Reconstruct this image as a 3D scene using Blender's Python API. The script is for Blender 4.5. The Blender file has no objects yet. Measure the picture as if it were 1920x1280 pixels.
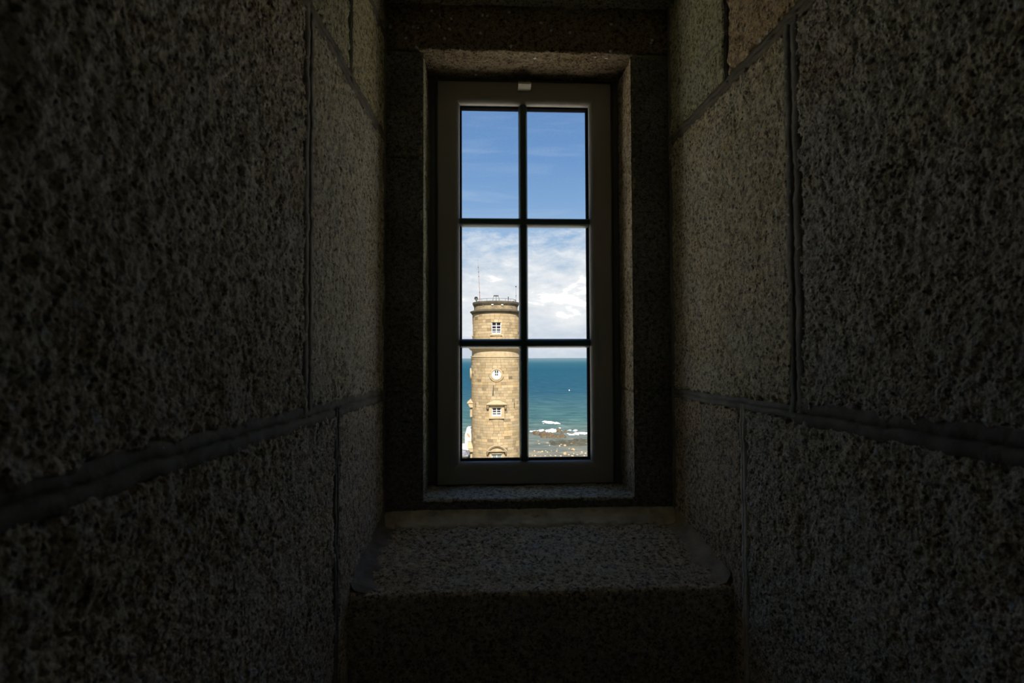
import bpy, math, random
import numpy as np
from mathutils import Matrix, Vector

# ------------------------------------------------------------------ scene, camera, light
scene = bpy.context.scene
col = scene.collection
EYE = 1.45                       # eye height above the floor of the embrasure; everything is laid out around the eye
                                 # height first and lifted by EYE at the very end
cam_data = bpy.data.cameras.new('camera')
cam_data.sensor_width = 36.0
cam_data.lens = 36.0 * 1067.0 / 1920.0
cam_data.clip_start = 0.02
cam_data.clip_end = 120000
cam_data.dof.use_dof = True
cam_data.dof.focus_distance = 6.0
cam_data.dof.aperture_fstop = 9.0
cam = bpy.data.objects.new('camera', cam_data)
col.objects.link(cam)
_psi, _th, _ro = math.atan(50 / 1067), math.atan(31 / 1067), math.radians(0.22)
_f = Vector((math.sin(_psi) * math.cos(_th), math.cos(_psi) * math.cos(_th), math.sin(_th)))
_r = _f.cross(Vector((0, 0, 1))).normalized()
_u = _r.cross(_f)
_up = _u * math.cos(_ro) + _r * math.sin(_ro)
_rt = _r * math.cos(_ro) - _u * math.sin(_ro)
cam.matrix_world = Matrix((( _rt.x, _up.x, -_f.x, 0), (_rt.y, _up.y, -_f.y, 0), (_rt.z, _up.z, -_f.z, EYE), (0, 0, 0, 1)))
scene.camera = cam

scene.view_settings.view_transform = 'Standard'
scene.view_settings.look = 'None'
scene.view_settings.exposure = 0.36
scene.view_settings.gamma = 1.0
scene.view_settings.use_curve_mapping = False
scene.cycles.use_denoising = True
scene.cycles.max_bounces = 12
scene.cycles.diffuse_bounces = 8
scene.cycles.transparent_max_bounces = 16
scene.cycles.caustics_reflective = False
scene.cycles.caustics_refractive = False


def lin(r, g, b):
    def c(v):
        v /= 255.0
        return v / 12.92 if v <= 0.04045 else ((v + 0.055) / 1.055) ** 2.4
    return (c(r), c(g), c(b), 1.0)


class NT:
    """small helper around a node tree"""
    def __init__(self, tree):
        self.t = tree
        tree.nodes.clear()

    def n(self, kind, **kw):
        nd = self.t.nodes.new(kind)
        for k, v in kw.items():
            if k.startswith('i_'):
                key = k[2:]
                key = int(key) if key.isdigit() else key.replace('_', ' ')
                self.put(nd.inputs[key], v)
            else:
                setattr(nd, k, v)
        return nd

    def put(self, sock, v):
        if hasattr(v, 'outputs'):
            v = v.outputs[0]
        if isinstance(v, bpy.types.NodeSocket):
            self.t.links.new(v, sock)
        else:
            sock.default_value = v

    def math(self, op, a, b=0.0, clamp=False):
        nd = self.n('ShaderNodeMath', operation=op, use_clamp=clamp)
        self.put(nd.inputs[0], a)
        self.put(nd.inputs[1], b)
        return nd.outputs[0]

    def mix(self, fac, a, b, blend='MIX'):
        nd = self.n('ShaderNodeMix', data_type='RGBA', blend_type=blend)
        self.put(nd.inputs[0], fac)
        self.put(nd.inputs[6], a)
        self.put(nd.inputs[7], b)
        return nd.outputs[2]

    def ramp(self, fac, stops, interp='LINEAR'):
        nd = self.n('ShaderNodeValToRGB')
        cr = nd.color_ramp
        cr.interpolation = interp
        while len(cr.elements) < len(stops):
            cr.elements.new(0.5)
        for e, (p, c) in zip(cr.elements, stops):
            e.position = p
            e.color = c if hasattr(c, '__len__') else (c, c, c, 1)
        self.put(nd.inputs[0], fac)
        return nd.outputs[0]

    def noise(self, vec, scale, detail=3.0, rough=0.55, dist=0.0, out=0):
        nd = self.n('ShaderNodeTexNoise')
        if vec is not None:
            self.put(nd.inputs['Vector'], vec)
        nd.inputs['Scale'].default_value = scale
        nd.inputs['Detail'].default_value = detail
        nd.inputs['Roughness'].default_value = rough
        nd.inputs['Distortion'].default_value = dist
        return nd.outputs[out]

    def voronoi(self, vec, scale, feature='F1', out='Distance', rand=1.0):
        nd = self.n('ShaderNodeTexVoronoi', feature=feature)
        if vec is not None:
            self.put(nd.inputs['Vector'], vec)
        nd.inputs['Scale'].default_value = scale
        nd.inputs['Randomness'].default_value = rand
        return nd.outputs[out]

    def mapping(self, vec, scale=(1, 1, 1), loc=(0, 0, 0), rot=(0, 0, 0)):
        nd = self.n('ShaderNodeMapping')
        self.put(nd.inputs['Vector'], vec)
        nd.inputs['Scale'].default_value = scale
        nd.inputs['Location'].default_value = loc
        nd.inputs['Rotation'].default_value = rot
        return nd.outputs[0]


# --- sky: blue above, a bank of bright broken cloud low over the sea, the same all the way round
SKY = 0.80
world = bpy.data.worlds.new('sky')
scene.world = world
world.use_nodes = True
w = NT(world.node_tree)
tc = w.n('ShaderNodeTexCoord').outputs['Generated']
sep = w.n('ShaderNodeSeparateXYZ', i_0=tc)
el = sep.outputs[2]
base = w.ramp(el, [(0.0, lin(200, 213, 227)), (0.03, lin(198, 212, 228)), (0.10, lin(208, 220, 232)), (0.155, lin(186, 207, 228)), (0.20, lin(158, 190, 224)),
                   (0.26, lin(132, 172, 217)), (0.33, lin(112, 155, 207)), (0.42, lin(102, 143, 196)), (0.7, lin(84, 124, 182)), (1.0, lin(70, 110, 170))])
mv = w.mapping(tc, scale=(3.0, 3.0, 9.0), loc=(3.1, 0.6, 0.25))
n1 = w.noise(mv, 2.6, 7.0, 0.58, 0.5)
cov = w.ramp(el, [(0.0, 0.40), (0.04, 0.50), (0.075, 0.66), (0.105, 0.76), (0.135, 0.68), (0.16, 0.55), (0.20, 0.49), (0.235, 0.36), (0.255, 0.20), (0.4, 0.15), (1.0, 0.15)])
n3 = w.noise(w.mapping(tc, scale=(3.0, 3.0, 7.0), loc=(1.2, 0.3, 2.4)), 11.0, 6.0, 0.62, 0.3)
puff = w.math('MULTIPLY', w.math('SUBTRACT', n3, 0.5), w.ramp(el, [(0.05, 0.25), (0.16, 0.75), (0.23, 0.75), (0.27, 0.5)]))
cl = w.math('ADD', w.math('ADD', n1, puff), w.math('SUBTRACT', cov, 0.5))
cl = w.ramp(cl, [(0.36, 0.0), (0.92, 1.0)], 'LINEAR')
mv2 = w.mapping(tc, scale=(2.0, 2.0, 22.0), loc=(0.4, 0.0, 1.3))
n2 = w.noise(mv2, 2.2, 5.0, 0.55, 0.8)
wisp = w.ramp(n2, [(0.46, 0.0), (0.85, 0.26)], 'EASE')
wisp = w.math('MULTIPLY', wisp, w.ramp(el, [(0.15, 0.4), (0.28, 1.0), (0.6, 0.6)]))
c1 = w.mix(wisp, base, lin(205, 222, 240))
core = w.ramp(cl, [(0.0, 0.95), (0.7, 1.05), (1.0, 2.3)])
c2 = w.mix(cl, c1, w.mix(1.0, (1.0, 0.99, 0.97, 1), core, 'MULTIPLY'))
bg = w.n('ShaderNodeBackground', i_Color=c2, i_Strength=SKY)
w.t.links.new(bg.outputs[0], w.n('ShaderNodeOutputWorld').inputs[0])
world.cycles.sampling_method = 'MANUAL'
world.cycles.sample_map_resolution = 1024

# --- sun: high behind the viewer, a little to the right; the window faces away from it
sun_d = bpy.data.lights.new('sun', 'SUN')
sun_d.energy = 12.5
sun_d.color = (1.0, 0.93, 0.82)
sun_d.angle = math.radians(0.55)
sun = bpy.data.objects.new('sun', sun_d)
col.objects.link(sun)
_el, _az = math.radians(44), math.radians(0.6)
_sd = Vector((-math.sin(_az) * math.cos(_el), math.cos(_az) * math.cos(_el), -math.sin(_el)))
sun.rotation_euler = _sd.to_track_quat('-Z', 'Y').to_euler()
sun.location = (0, -20, 30)

# the window opening as a light portal: it gives off nothing, it only tells the sampler where the sky light comes in
po_d = bpy.data.lights.new('window_portal', 'AREA')
po_d.shape = 'RECTANGLE'
po_d.size, po_d.size_y = 0.46, 1.22
po_d.cycles.is_portal = True
po = bpy.data.objects.new('window_portal', po_d)
col.objects.link(po)
po.location = (0.132, 1.95, 0.253 + EYE)
po.rotation_euler = (math.radians(-90), 0, 0)

# ------------------------------------------------------------------ helpers
rng = np.random.default_rng(7)
random.seed(11)


def tag(o, label=None, cat=None, group=None, kind=None):
    if label: o['label'] = label
    if cat: o['category'] = cat
    if group: o['group'] = group
    if kind: o['kind'] = kind
    return o


def link(o, parent=None):
    col.objects.link(o)
    if parent is not None:
        o.parent = parent
    return o


def empty(name, loc=(0, 0, 0), parent=None):
    o = bpy.data.objects.new(name, None)
    o.empty_display_size = 0.2
    o.location = loc
    return link(o, parent)


def grid_object(name, V, mat, parent=None, smooth=True, keep=None):
    """V: (nu, nv, 3) array of points -> one mesh object"""
    nu, nv = V.shape[:2]
    idx = np.arange(nu * nv).reshape(nu, nv)
    q = np.stack([idx[:-1, :-1], idx[1:, :-1], idx[1:, 1:], idx[:-1, 1:]], -1).reshape(-1, 4)
    if keep is not None:
        q = q[keep.reshape(-1)]
    return mesh_object(name, V.reshape(-1, 3), q, mat, parent, smooth)


def mesh_object(name, verts, quads, mat, parent=None, smooth=False):
    me = bpy.data.meshes.new(name)
    quads = np.asarray(quads, dtype=np.int32)
    verts = np.asarray(verts, dtype=np.float32)
    me.vertices.add(len(verts))
    me.vertices.foreach_set('co', verts.ravel())
    me.loops.add(quads.size)
    me.loops.foreach_set('vertex_index', quads.ravel())
    me.polygons.add(len(quads))
    me.polygons.foreach_set('loop_start', np.arange(0, quads.size, 4, dtype=np.int32))
    me.polygons.foreach_set('use_smooth', np.full(len(quads), smooth))
    me.update(calc_edges=True)
    me.validate()
    me.materials.append(mat)
    return link(bpy.data.objects.new(name, me), parent)


class MB:
    """collects faces of one part"""
    def __init__(self):
        self.v, self.f = [], []

    def add(self, verts, faces):
        b = len(self.v)
        self.v += [tuple(p) for p in verts]
        self.f += [tuple(i + b for i in f) for f in faces]
        return self

    def box(self, x0, x1, y0, y1, z0, z1):
        vs = [(x, y, z) for z in (z0, z1) for y in (y0, y1) for x in (x0, x1)]
        return self.add(vs, [(0, 2, 3, 1), (4, 5, 7, 6), (0, 1, 5, 4), (2, 6, 7, 3), (0, 4, 6, 2), (1, 3, 7, 5)])

    def prism(self, poly, place, d0, d1):
        """poly: list of (x, z); place(x, d, z) -> point"""
        n = len(poly)
        vs = [place(x, d0, z) for x, z in poly] + [place(x, d1, z) for x, z in poly]
        fs = [tuple(range(n)), tuple(range(2 * n - 1, n - 1, -1))]
        fs += [(i, i + n, (i + 1) % n + n, (i + 1) % n) for i in range(n)]
        return self.add(vs, fs)

    def tube(self, p0, p1, r0, r1=None, n=8):
        r1 = r0 if r1 is None else r1
        p0, p1 = Vector(p0), Vector(p1)
        d = (p1 - p0).normalized()
        a = d.orthogonal().normalized()
        b = d.cross(a)
        vs = []
        for p, r in ((p0, r0), (p1, r1)):
            for i in range(n):
                t = 2 * math.pi * i / n
                vs.append(p + (a * math.cos(t) + b * math.sin(t)) * r)
        fs = [(i, (i + 1) % n, (i + 1) % n + n, i + n) for i in range(n)]
        fs += [tuple(range(n - 1, -1, -1)), tuple(range(n, 2 * n))]
        return self.add(vs, fs)

    def lathe(self, prof, n=96, a0=0.0, a1=2 * math.pi, closed=False):
        """prof: list of (r, z), revolved round z"""
        full = abs(a1 - a0 - 2 * math.pi) < 1e-6
        m = n if full else n + 1
        vs = []
        for i in range(m):
            t = a0 + (a1 - a0) * i / n
            for r, z in prof:
                vs.append((r * math.sin(t), -r * math.cos(t), z))
        k = len(prof)
        fs = []
        for i in range(n):
            j = (i + 1) % m
            for q in range(k if closed else k - 1):
                q2 = (q + 1) % k
                fs.append((i * k + q, j * k + q, j * k + q2, i * k + q2))
        return self.add(vs, fs)

    def build(self, name, mat, parent=None, smooth=False, bevel=0.0, tint=None):
        me = bpy.data.meshes.new(name)
        me.from_pydata(self.v, [], self.f)
        me.update()
        me.materials.append(mat)
        if smooth:
            me.polygons.foreach_set('use_smooth', np.ones(len(me.polygons), dtype=bool))
        o = link(bpy.data.objects.new(name, me), parent)
        if smooth:
            m = o.modifiers.new('edges', 'EDGE_SPLIT')
            m.split_angle = math.radians(35)
        if bevel:
            m = o.modifiers.new('bevel', 'BEVEL')
            m.width = bevel
            m.segments = 2
            m.limit_method = 'ANGLE'
        if tint is not None:
            o.color = tint
        return o


# --- periodic band-passed noise, 2 mm per sample
NT_N = 1024


def band(lam, width=0.35, seed=0):
    r = np.random.default_rng(seed)
    f = np.fft.fft2(r.standard_normal((NT_N, NT_N)))
    k = np.fft.fftfreq(NT_N, 0.002)
    kk = np.hypot(k[:, None], k[None, :]) + 1e-9
    g = np.exp(-(np.log(kk * lam) ** 2) / (2 * width ** 2))
    a = np.real(np.fft.ifft2(f * g))
    return (a / a.std()).astype(np.float32)


B = {7: band(0.0075, .25, 9), 10: band(0.010, .3, 1), 16: band(0.016, .3, 2), 30: band(0.030, .3, 3), 60: band(0.06, .3, 4), 150: band(0.15, .4, 5)}


def grains(cell, seed):
    """periodic field of rounded grains: 1 on a grain's top, 0 in the crevices"""
    r = np.random.default_rng(seed)
    n = int(NT_N * 0.002 / cell)
    px_ = r.uniform(0.05, 0.95, (n, n, 2))
    sz = r.uniform(0.65, 1.25, (n, n))
    g = (np.arange(NT_N) + 0.5) / NT_N * n
    gi = np.floor(g).astype(int)
    best = np.full((NT_N, NT_N), 9.0)
    for di in (-1, 0, 1):
        for dj in (-1, 0, 1):
            I = ((gi + di) % n)[:, None]
            J = ((gi + dj) % n)[None, :]
            dx = (gi + di)[:, None] + px_[I, J, 0] - g[:, None]
            dy = (gi + dj)[None, :] + px_[I, J, 1] - g[None, :]
            best = np.minimum(best, np.hypot(dx, dy) / sz[I, J])
    h = np.clip(1 - best * best * 1.25, -0.6, 1)
    return (h - h.mean()).astype(np.float32)


B['g8'], B['g13'], B['g22'] = grains(0.008, 21), grains(0.0125, 22), grains(0.022, 23)


def samp(b, s, t):
    x = (s / 0.002) % NT_N
    y = (t / 0.002) % NT_N
    i, j = np.floor(x).astype(int), np.floor(y).astype(int)
    fx, fy = x - i, y - j
    i %= NT_N; j %= NT_N
    i2, j2 = (i + 1) % NT_N, (j + 1) % NT_N
    a = B[b]
    return a[i, j] * (1 - fx) * (1 - fy) + a[i2, j] * fx * (1 - fy) + a[i, j2] * (1 - fx) * fy + a[i2, j2] * fx * fy


def sstep(a, b, x):
    t = np.clip((x - a) / (b - a), 0, 1)
    return t * t * (3 - 2 * t)


def strip(name, prof, axis, t0, t1, sign, mat, parent, res=0.0035, amp=1.0, edges=(1, 1, 1, 1), smooth_r=0.0, lift=0.0,
          color=(1, 1, 1, 1), sink=0.010, rag=0.006, e0=0.006, e1=0.020, fine=1.0):
    """a rough dressed surface: a profile swept along an axis, pushed in and out along its normal"""
    P = np.asarray(prof, float)
    seg = np.hypot(*np.diff(P, axis=0).T)
    cum = np.concatenate([[0], np.cumsum(seg)])
    L = cum[-1]
    ns = max(2, int(L / res) + 1)
    s = np.linspace(0, L, ns)
    pts = np.stack([np.interp(s, cum, P[:, 0]), np.interp(s, cum, P[:, 1])], 1)
    if smooth_r > 0:
        k = max(1, int(smooth_r / (L / ns)))
        pad = np.concatenate([np.repeat(pts[:1], k, 0), pts, np.repeat(pts[-1:], k, 0)])
        ker = np.ones(2 * k + 1) / (2 * k + 1)
        sm = np.stack([np.convolve(pad[:, i], ker, 'valid') for i in (0, 1)], 1)
        wgt = sstep(0, smooth_r * 2, np.minimum(s, L - s))[:, None]
        pts = pts * (1 - wgt) + sm * wgt
    d = np.gradient(pts, axis=0)
    d /= np.linalg.norm(d, axis=1)[:, None] + 1e-12
    nrm = np.stack([-d[:, 1], d[:, 0]], 1) * sign
    nt = max(2, int((t1 - t0) / res) + 1)
    t = np.linspace(t0, t1, nt)
    S, T = np.meshgrid(s, t, indexing='ij')
    o1, o2 = rng.uniform(0, 2, 2)
    So, To = S + o1, T + o2
    wx, wy = 0.003 * samp(16, So, To), 0.003 * samp(16, So + .5, To + .8)
    h = fine * (0.0020 * samp('g8', So + wx, To + wy) + 0.0026 * samp('g13', So + .31 + wx, To + .77 + wy) + 0.0010 * samp('g22', So + .9, To + .2) + 0.0005 * samp(7, So, To))
    h = h + 0.0004 * samp(30, So, To) + 0.0005 * samp(60, So, To) + 0.0011 * samp(150, So, To)
    h = h * amp
    big = np.full(S.shape, 9.0)
    if edges[0]: big = np.minimum(big, S)
    if edges[1]: big = np.minimum(big, L - S)
    if edges[2]: big = np.minimum(big, T - t0)
    if edges[3]: big = np.minimum(big, t1 - T)
    if any(edges):
        dd = big + rag * (0.6 * samp(30, So + .2, To) + 0.6 * samp(60, So, To + .4)) * sstep(0, 0.012, big)
        e = sstep(e0, e1, dd)
        h = h * (0.25 + 0.75 * e) + (e - 1) * sink
    h = h + lift
    A = pts[:, 0][:, None] + nrm[:, 0][:, None] * h
    C = pts[:, 1][:, None] + nrm[:, 1][:, None] * h
    if axis == 'z':
        V = np.stack([A, C, T], -1)
    else:
        V = np.stack([T, A, C], -1)
    ob = grid_object(name, V, mat, parent)
    ob.color = color
    return ob


# ------------------------------------------------------------------ materials
MATS = {}


def material(name):
    m = bpy.data.materials.new(name)
    m.use_nodes = True
    MATS[name] = m
    return m, NT(m.node_tree)


def finish(t, bsdf, bump=None):
    out = t.n('ShaderNodeOutputMaterial')
    t.t.links.new(bsdf.outputs[0], out.inputs[0])


def bump(t, height, strength=0.5, dist=0.01):
    return t.n('ShaderNodeBump', i_Strength=strength, i_Distance=dist, i_Height=height)


def granite(name, light, mid, dark, gain=1.0, fleck=True):
    m, t = material(name)
    oc = t.n('ShaderNodeTexCoord').outputs['Object']
    info = t.n('ShaderNodeObjectInfo')
    cells = t.voronoi(oc, 190.0, out='Color')
    cv = t.n('ShaderNodeSeparateColor', i_0=cells).outputs[0]
    warp = t.noise(oc, 150.0, 4.0, 0.7)
    g = t.math('ADD', t.math('MULTIPLY', cv, 0.45), t.math('MULTIPLY', warp, 0.75))
    c = t.ramp(g, [(0.36, dark), (0.47, mid), (0.66, mid), (0.80, light)])
    crust = t.noise(t.mapping(oc, loc=(2.2, 5.1, 7.7)), 75.0, 5.0, 0.75)
    c = t.mix(1.0, c, t.ramp(crust, [(0.36, 0.30), (0.50, 0.95), (0.66, 1.12)]), 'MULTIPLY')
    pat = t.noise(oc, 7.0, 4.0, 0.6)
    c = t.mix(t.ramp(pat, [(0.40, 0.0), (0.68, 0.55)]), c, (0.36, 0.24, 0.15, 1), 'OVERLAY')
    grn = t.noise(t.mapping(oc, loc=(4.2, 1.1, 3.3)), 4.0, 3.0, 0.6)
    c = t.mix(t.ramp(grn, [(0.45, 0.0), (0.70, 0.35)]), c, (0.20, 0.24, 0.13, 1), 'OVERLAY')
    c = t.mix(1.0, c, info.outputs['Color'], 'MULTIPLY')
    if fleck:
        vd = t.voronoi(oc, 34.0, out='Distance')
        vc = t.n('ShaderNodeSeparateColor', i_0=t.voronoi(oc, 34.0, out='Color')).outputs[1]
        wob = t.math('ADD', vd, t.math('MULTIPLY', t.math('SUBTRACT', warp, 0.5), 0.35))
        f = t.math('MULTIPLY', t.ramp(wob, [(0.13, 1.0), (0.19, 0.0)]), t.ramp(vc, [(0.76, 0.0), (0.80, 1.0)]))
        c = t.mix(f, c, (0.80, 0.86, 0.90, 1))
    hgt = t.math('SUBTRACT', t.noise(oc, 260.0, 4.0, 0.7), t.math('MULTIPLY', t.voronoi(oc, 260.0), 0.7))
    b = t.n('ShaderNodeBsdfPrincipled', i_Base_Color=c, i_Roughness=0.88, i_Normal=bump(t, hgt, 0.8, 0.003))
    b.inputs['Specular IOR Level'].default_value = 0.25
    finish(t, b)
    return m


def simple(name, color, rough=0.6, metal=0.0, spec=0.4, nscale=0.0, namp=0.25, bscale=0.0, bstr=0.3, bdist=0.002, use_tint=False):
    m, t = material(name)
    oc = t.n('ShaderNodeTexCoord').outputs['Object']
    c = color
    if nscale:
        n = t.noise(oc, nscale, 5.0, 0.6)
        lo = tuple(v * (1 - namp) for v in color[:3]) + (1,)
        hi = tuple(min(1, v * (1 + namp)) for v in color[:3]) + (1,)
        c = t.ramp(n, [(0.3, lo), (0.7, hi)])
    if use_tint:
        c = t.mix(1.0, c, t.n('ShaderNodeObjectInfo').outputs['Color'], 'MULTIPLY')
    b = t.n('ShaderNodeBsdfPrincipled', i_Base_Color=c, i_Roughness=rough, i_Metallic=metal)
    b.inputs['Specular IOR Level'].default_value = spec
    if bscale:
        t.put(b.inputs['Normal'], bump(t, t.noise(oc, bscale, 4.0, 0.6), bstr, bdist))
    finish(t, b)
    return m


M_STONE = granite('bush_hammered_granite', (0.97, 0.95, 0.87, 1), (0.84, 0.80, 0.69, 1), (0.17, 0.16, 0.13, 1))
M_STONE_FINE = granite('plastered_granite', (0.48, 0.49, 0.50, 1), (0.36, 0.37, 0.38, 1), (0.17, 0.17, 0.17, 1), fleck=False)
M_MORTAR = simple('grey_mortar', (0.36, 0.335, 0.285, 1), 0.85, nscale=18, namp=0.3, bscale=160, bstr=0.5, bdist=0.003, use_tint=True)
M_BODY = simple('wall_core', (0.40, 0.36, 0.30, 1), 0.95, nscale=12, namp=0.4, bscale=60, bstr=0.6, bdist=0.01)
M_PVC = simple('beige_plastic', (0.40, 0.395, 0.365, 1), 0.42, spec=0.45, nscale=3, namp=0.06)
M_FRAME = simple('dark_frame_plastic', (0.20, 0.21, 0.235, 1), 0.5, spec=0.4)
M_BAR = simple('dark_green_glazing_bar', (0.055, 0.095, 0.095, 1), 0.35, spec=0.5)
M_GASKET = simple('black_rubber_gasket', (0.004, 0.004, 0.006, 1), 0.9, spec=0.05)
M_LATCH = simple('ivory_latch_plastic', (0.72, 0.70, 0.58, 1), 0.35)

m, t = material('window_glass')
lw = t.n('ShaderNodeLayerWeight', i_Blend=0.5)
fr = t.n('ShaderNodeMath', operation='MULTIPLY_ADD', i_0=t.math('POWER', lw.outputs['Facing'], 5.0), i_1=0.96, i_2=0.035)
g1 = t.n('ShaderNodeBsdfTransparent')
g2 = t.n('ShaderNodeBsdfGlossy', i_Roughness=0.02)
mx = t.n('ShaderNodeMixShader')
t.t.links.new(fr.outputs[0], mx.inputs[0])
t.t.links.new(g1.outputs[0], mx.inputs[1])
t.t.links.new(g2.outputs[0], mx.inputs[2])
finish(t, mx)
M_GLASS = m

# ------------------------------------------------------------------ the embrasure: walls, ceiling, ledge, floor
D1, D2 = 1.70, 1.87
XL = lambda y: -0.297 - (D1 - y) * 0.0412
XR = lambda y: 0.563 + (D1 - y) * 0.0422
YB = -1.2                                        # back of the little room behind the viewer
ZT, ZF = 1.07, -1.45


def wall_body(name, pts, z0, z1, label):
    mb = MB()
    n = len(pts)
    mb.add([(x, y, z0) for x, y in pts] + [(x, y, z1) for x, y in pts],
           [tuple(range(n)), tuple(range(2 * n - 1, n - 1, -1))] + [(i, i + n, (i + 1) % n + n, (i + 1) % n) for i in range(n)])
    o = mb.build(name, M_BODY)
    return tag(o, label, 'wall', kind='structure')


wl = wall_body('wall_left', [(XL(1.72) - .011, 1.72), (XL(YB) - .011, YB), (XL(YB) - .5, YB), (XL(1.72) - .5, 1.72)], ZF, ZT + .3,
               'left splayed wall of the embrasure, large rough dark granite blocks')
wr = wall_body('wall_right', [(XR(1.72) + .011, 1.72), (XR(YB) + .011, YB), (XR(YB) + .5, YB), (XR(1.72) + .5, 1.72)], ZF, ZT + .3,
               'right splayed wall of the embrasure, rough granite blocks lit along the window side')

BED = [-0.87, -0.106, 0.656]
NEAR = 0.38


def side_wall(parent, X, sign, blocks, joints):
    for (ya, yb, z0, z1, colr, amp) in blocks:
        strip('stone_block', [(X(yb), yb), (X(ya), ya)], 'z', z0, z1, sign, M_STONE, parent, res=0.0022 if (yb < 1.3 and ya > .3 and z0 < .6) else (.006 if yb < .6 else .003), amp=amp, color=colr)
    for (kind, a, b, c, wdt, dep, tint) in joints:
        # a pointed joint: raised flat bands of mortar with a thin tooled groove along the middle
        hw = wdt / 2
        prof = [(-hw, -.006), (-hw * .92, -.001), (-hw * .5, .0004), (-.0032, .0003), (-.0016, -dep), (.0016, -dep), (.0032, .0003), (hw * .5, .0004), (hw * .92, -.001), (hw, -.006)]
        n = max(3, int(abs(c - b) / 0.006))
        tt = np.linspace(b, c, n)
        V = np.zeros((len(prof), n, 3))
        o1, o2 = rng.uniform(0, 2, 2)
        wob = 0.0010 * samp(150, tt + o1, tt * 0 + o2) + 0.0008 * samp(30, tt + o1, tt * 0 + o2)
        for i, (q, h) in enumerate(prof):
            hh = h + 0.0012 + 0.0005 * samp(60, tt + o1, tt * 0 + q + o2) + 0.0006 * samp(16, tt + o1, tt * 0 + q * 3 + o2)
            if kind == 'bed':
                yy, zz = tt, a + q + wob
            else:
                yy, zz = a + q + wob, tt
            nx = 1.0 if X is XL else -1.0
            V[i, :, 0] = X(yy) + nx * hh
            V[i, :, 1] = yy
            V[i, :, 2] = zz
        o = grid_object('mortar_joint', V, M_MORTAR, parent)
        o.color = tint


G = (1, 1, 1, 1)
side_wall(wl, XL, 1, [
    (NEAR, 1.055, BED[1], BED[2], (0.98, 0.96, 0.97, 1), 1.15),
    (1.055, 1.70, BED[1], BED[2], (1.0, 0.98, 0.92, 1), 0.85),
    (NEAR, 1.235, BED[0], BED[1], (0.95, 0.93, 0.92, 1), 1.15),
    (1.235, 1.70, BED[0], BED[1], (1.04, 0.96, 0.93, 1), 0.8),
    (-0.5, NEAR, BED[1], BED[2], (0.95, 0.95, 0.92, 1), 1.1),
    (-0.5, NEAR, BED[0], BED[1], (0.95, 0.95, 0.92, 1), 1.1),
    (0.60, 1.33, BED[2], 0.966, (0.86, 0.88, 0.74, 1), 0.85),
    (1.33, 1.70, BED[2], 0.966, (0.95, 0.93, 0.74, 1), 0.7),
    (0.95, 1.70, 0.966, 1.08, (0.70, 0.70, 0.62, 1), 0.7),
], [
    ('bed', BED[1], -.5, 1.70, 0.040, .003, (0.80, 0.80, 0.8, 1)),
    ('bed', BED[2], 0.3, 1.70, 0.030, .002, (0.62, 0.62, 0.6, 1)),
    ('bed', 0.966, 0.9, 1.70, 0.026, .002, (0.6, 0.6, 0.56, 1)),
    ('head', 1.055, BED[1], BED[2], 0.050, .005, (0.72, 0.72, 0.7, 1)),
    ('head', NEAR, BED[0], BED[2], 0.034, .003, (0.66, 0.66, 0.66, 1)),
    ('head', 1.235, BED[0], BED[1], 0.034, .004, (0.62, 0.64, 0.66, 1)),
    ('head', 1.33, BED[2], 0.966, 0.022, .002, (0.55, 0.56, 0.5, 1)),
    ('head', 1.690, -0.47, ZT, 0.030, .000, (0.72, 0.72, 0.64, 1)),
])
side_wall(wr, XR, -1, [
    (0.56, 1.055, BED[1], BED[2], (0.90, 0.90, 0.92, 1), 1.15),
    (1.055, 1.70, BED[1], BED[2], (1.08, 1.03, 0.90, 1), 0.85),
    (0.56, 1.267, BED[0], BED[1], (0.98, 0.97, 0.95, 1), 1.1),
    (1.267, 1.70, BED[0], BED[1], (1.05, 0.92, 0.80, 1), 0.8),
    (-0.3, 0.56, BED[1], BED[2], (0.95, 0.95, 0.92, 1), 1.1),
    (-0.3, 0.56, BED[0], BED[1], (0.95, 0.95, 0.92, 1), 1.1),
    (0.60, 1.322, BED[2], 1.08, (1.04, 0.86, 0.66, 1), 0.8),
    (1.322, 1.70, BED[2], 1.08, (0.86, 0.92, 0.74, 1), 0.7),
], [
    ('bed', BED[1], -.3, 1.06, 0.046, .003, (0.70, 0.70, 0.70, 1)),
    ('bed', BED[1], 1.06, 1.70, 0.026, .003, (0.95, 0.98, 1.0, 1)),
    ('bed', BED[2], 0.3, 1.70, 0.030, .002, (0.64, 0.62, 0.56, 1)),
    ('head', 1.055, BED[1], BED[2], 0.052, .006, (0.66, 0.66, 0.66, 1)),
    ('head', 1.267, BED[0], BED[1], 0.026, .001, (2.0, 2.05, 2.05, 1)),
    ('head', 0.56, BED[0], BED[2], 0.034, .003, (0.66, 0.66, 0.66, 1)),
    ('head', 1.322, BED[2], 1.08, 0.018, .007, (0.35, 0.35, 0.32, 1)),
    ('head', 1.690, -0.47, ZT, 0.030, .000, (0.9, 0.95, 0.9, 1)),
])

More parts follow.
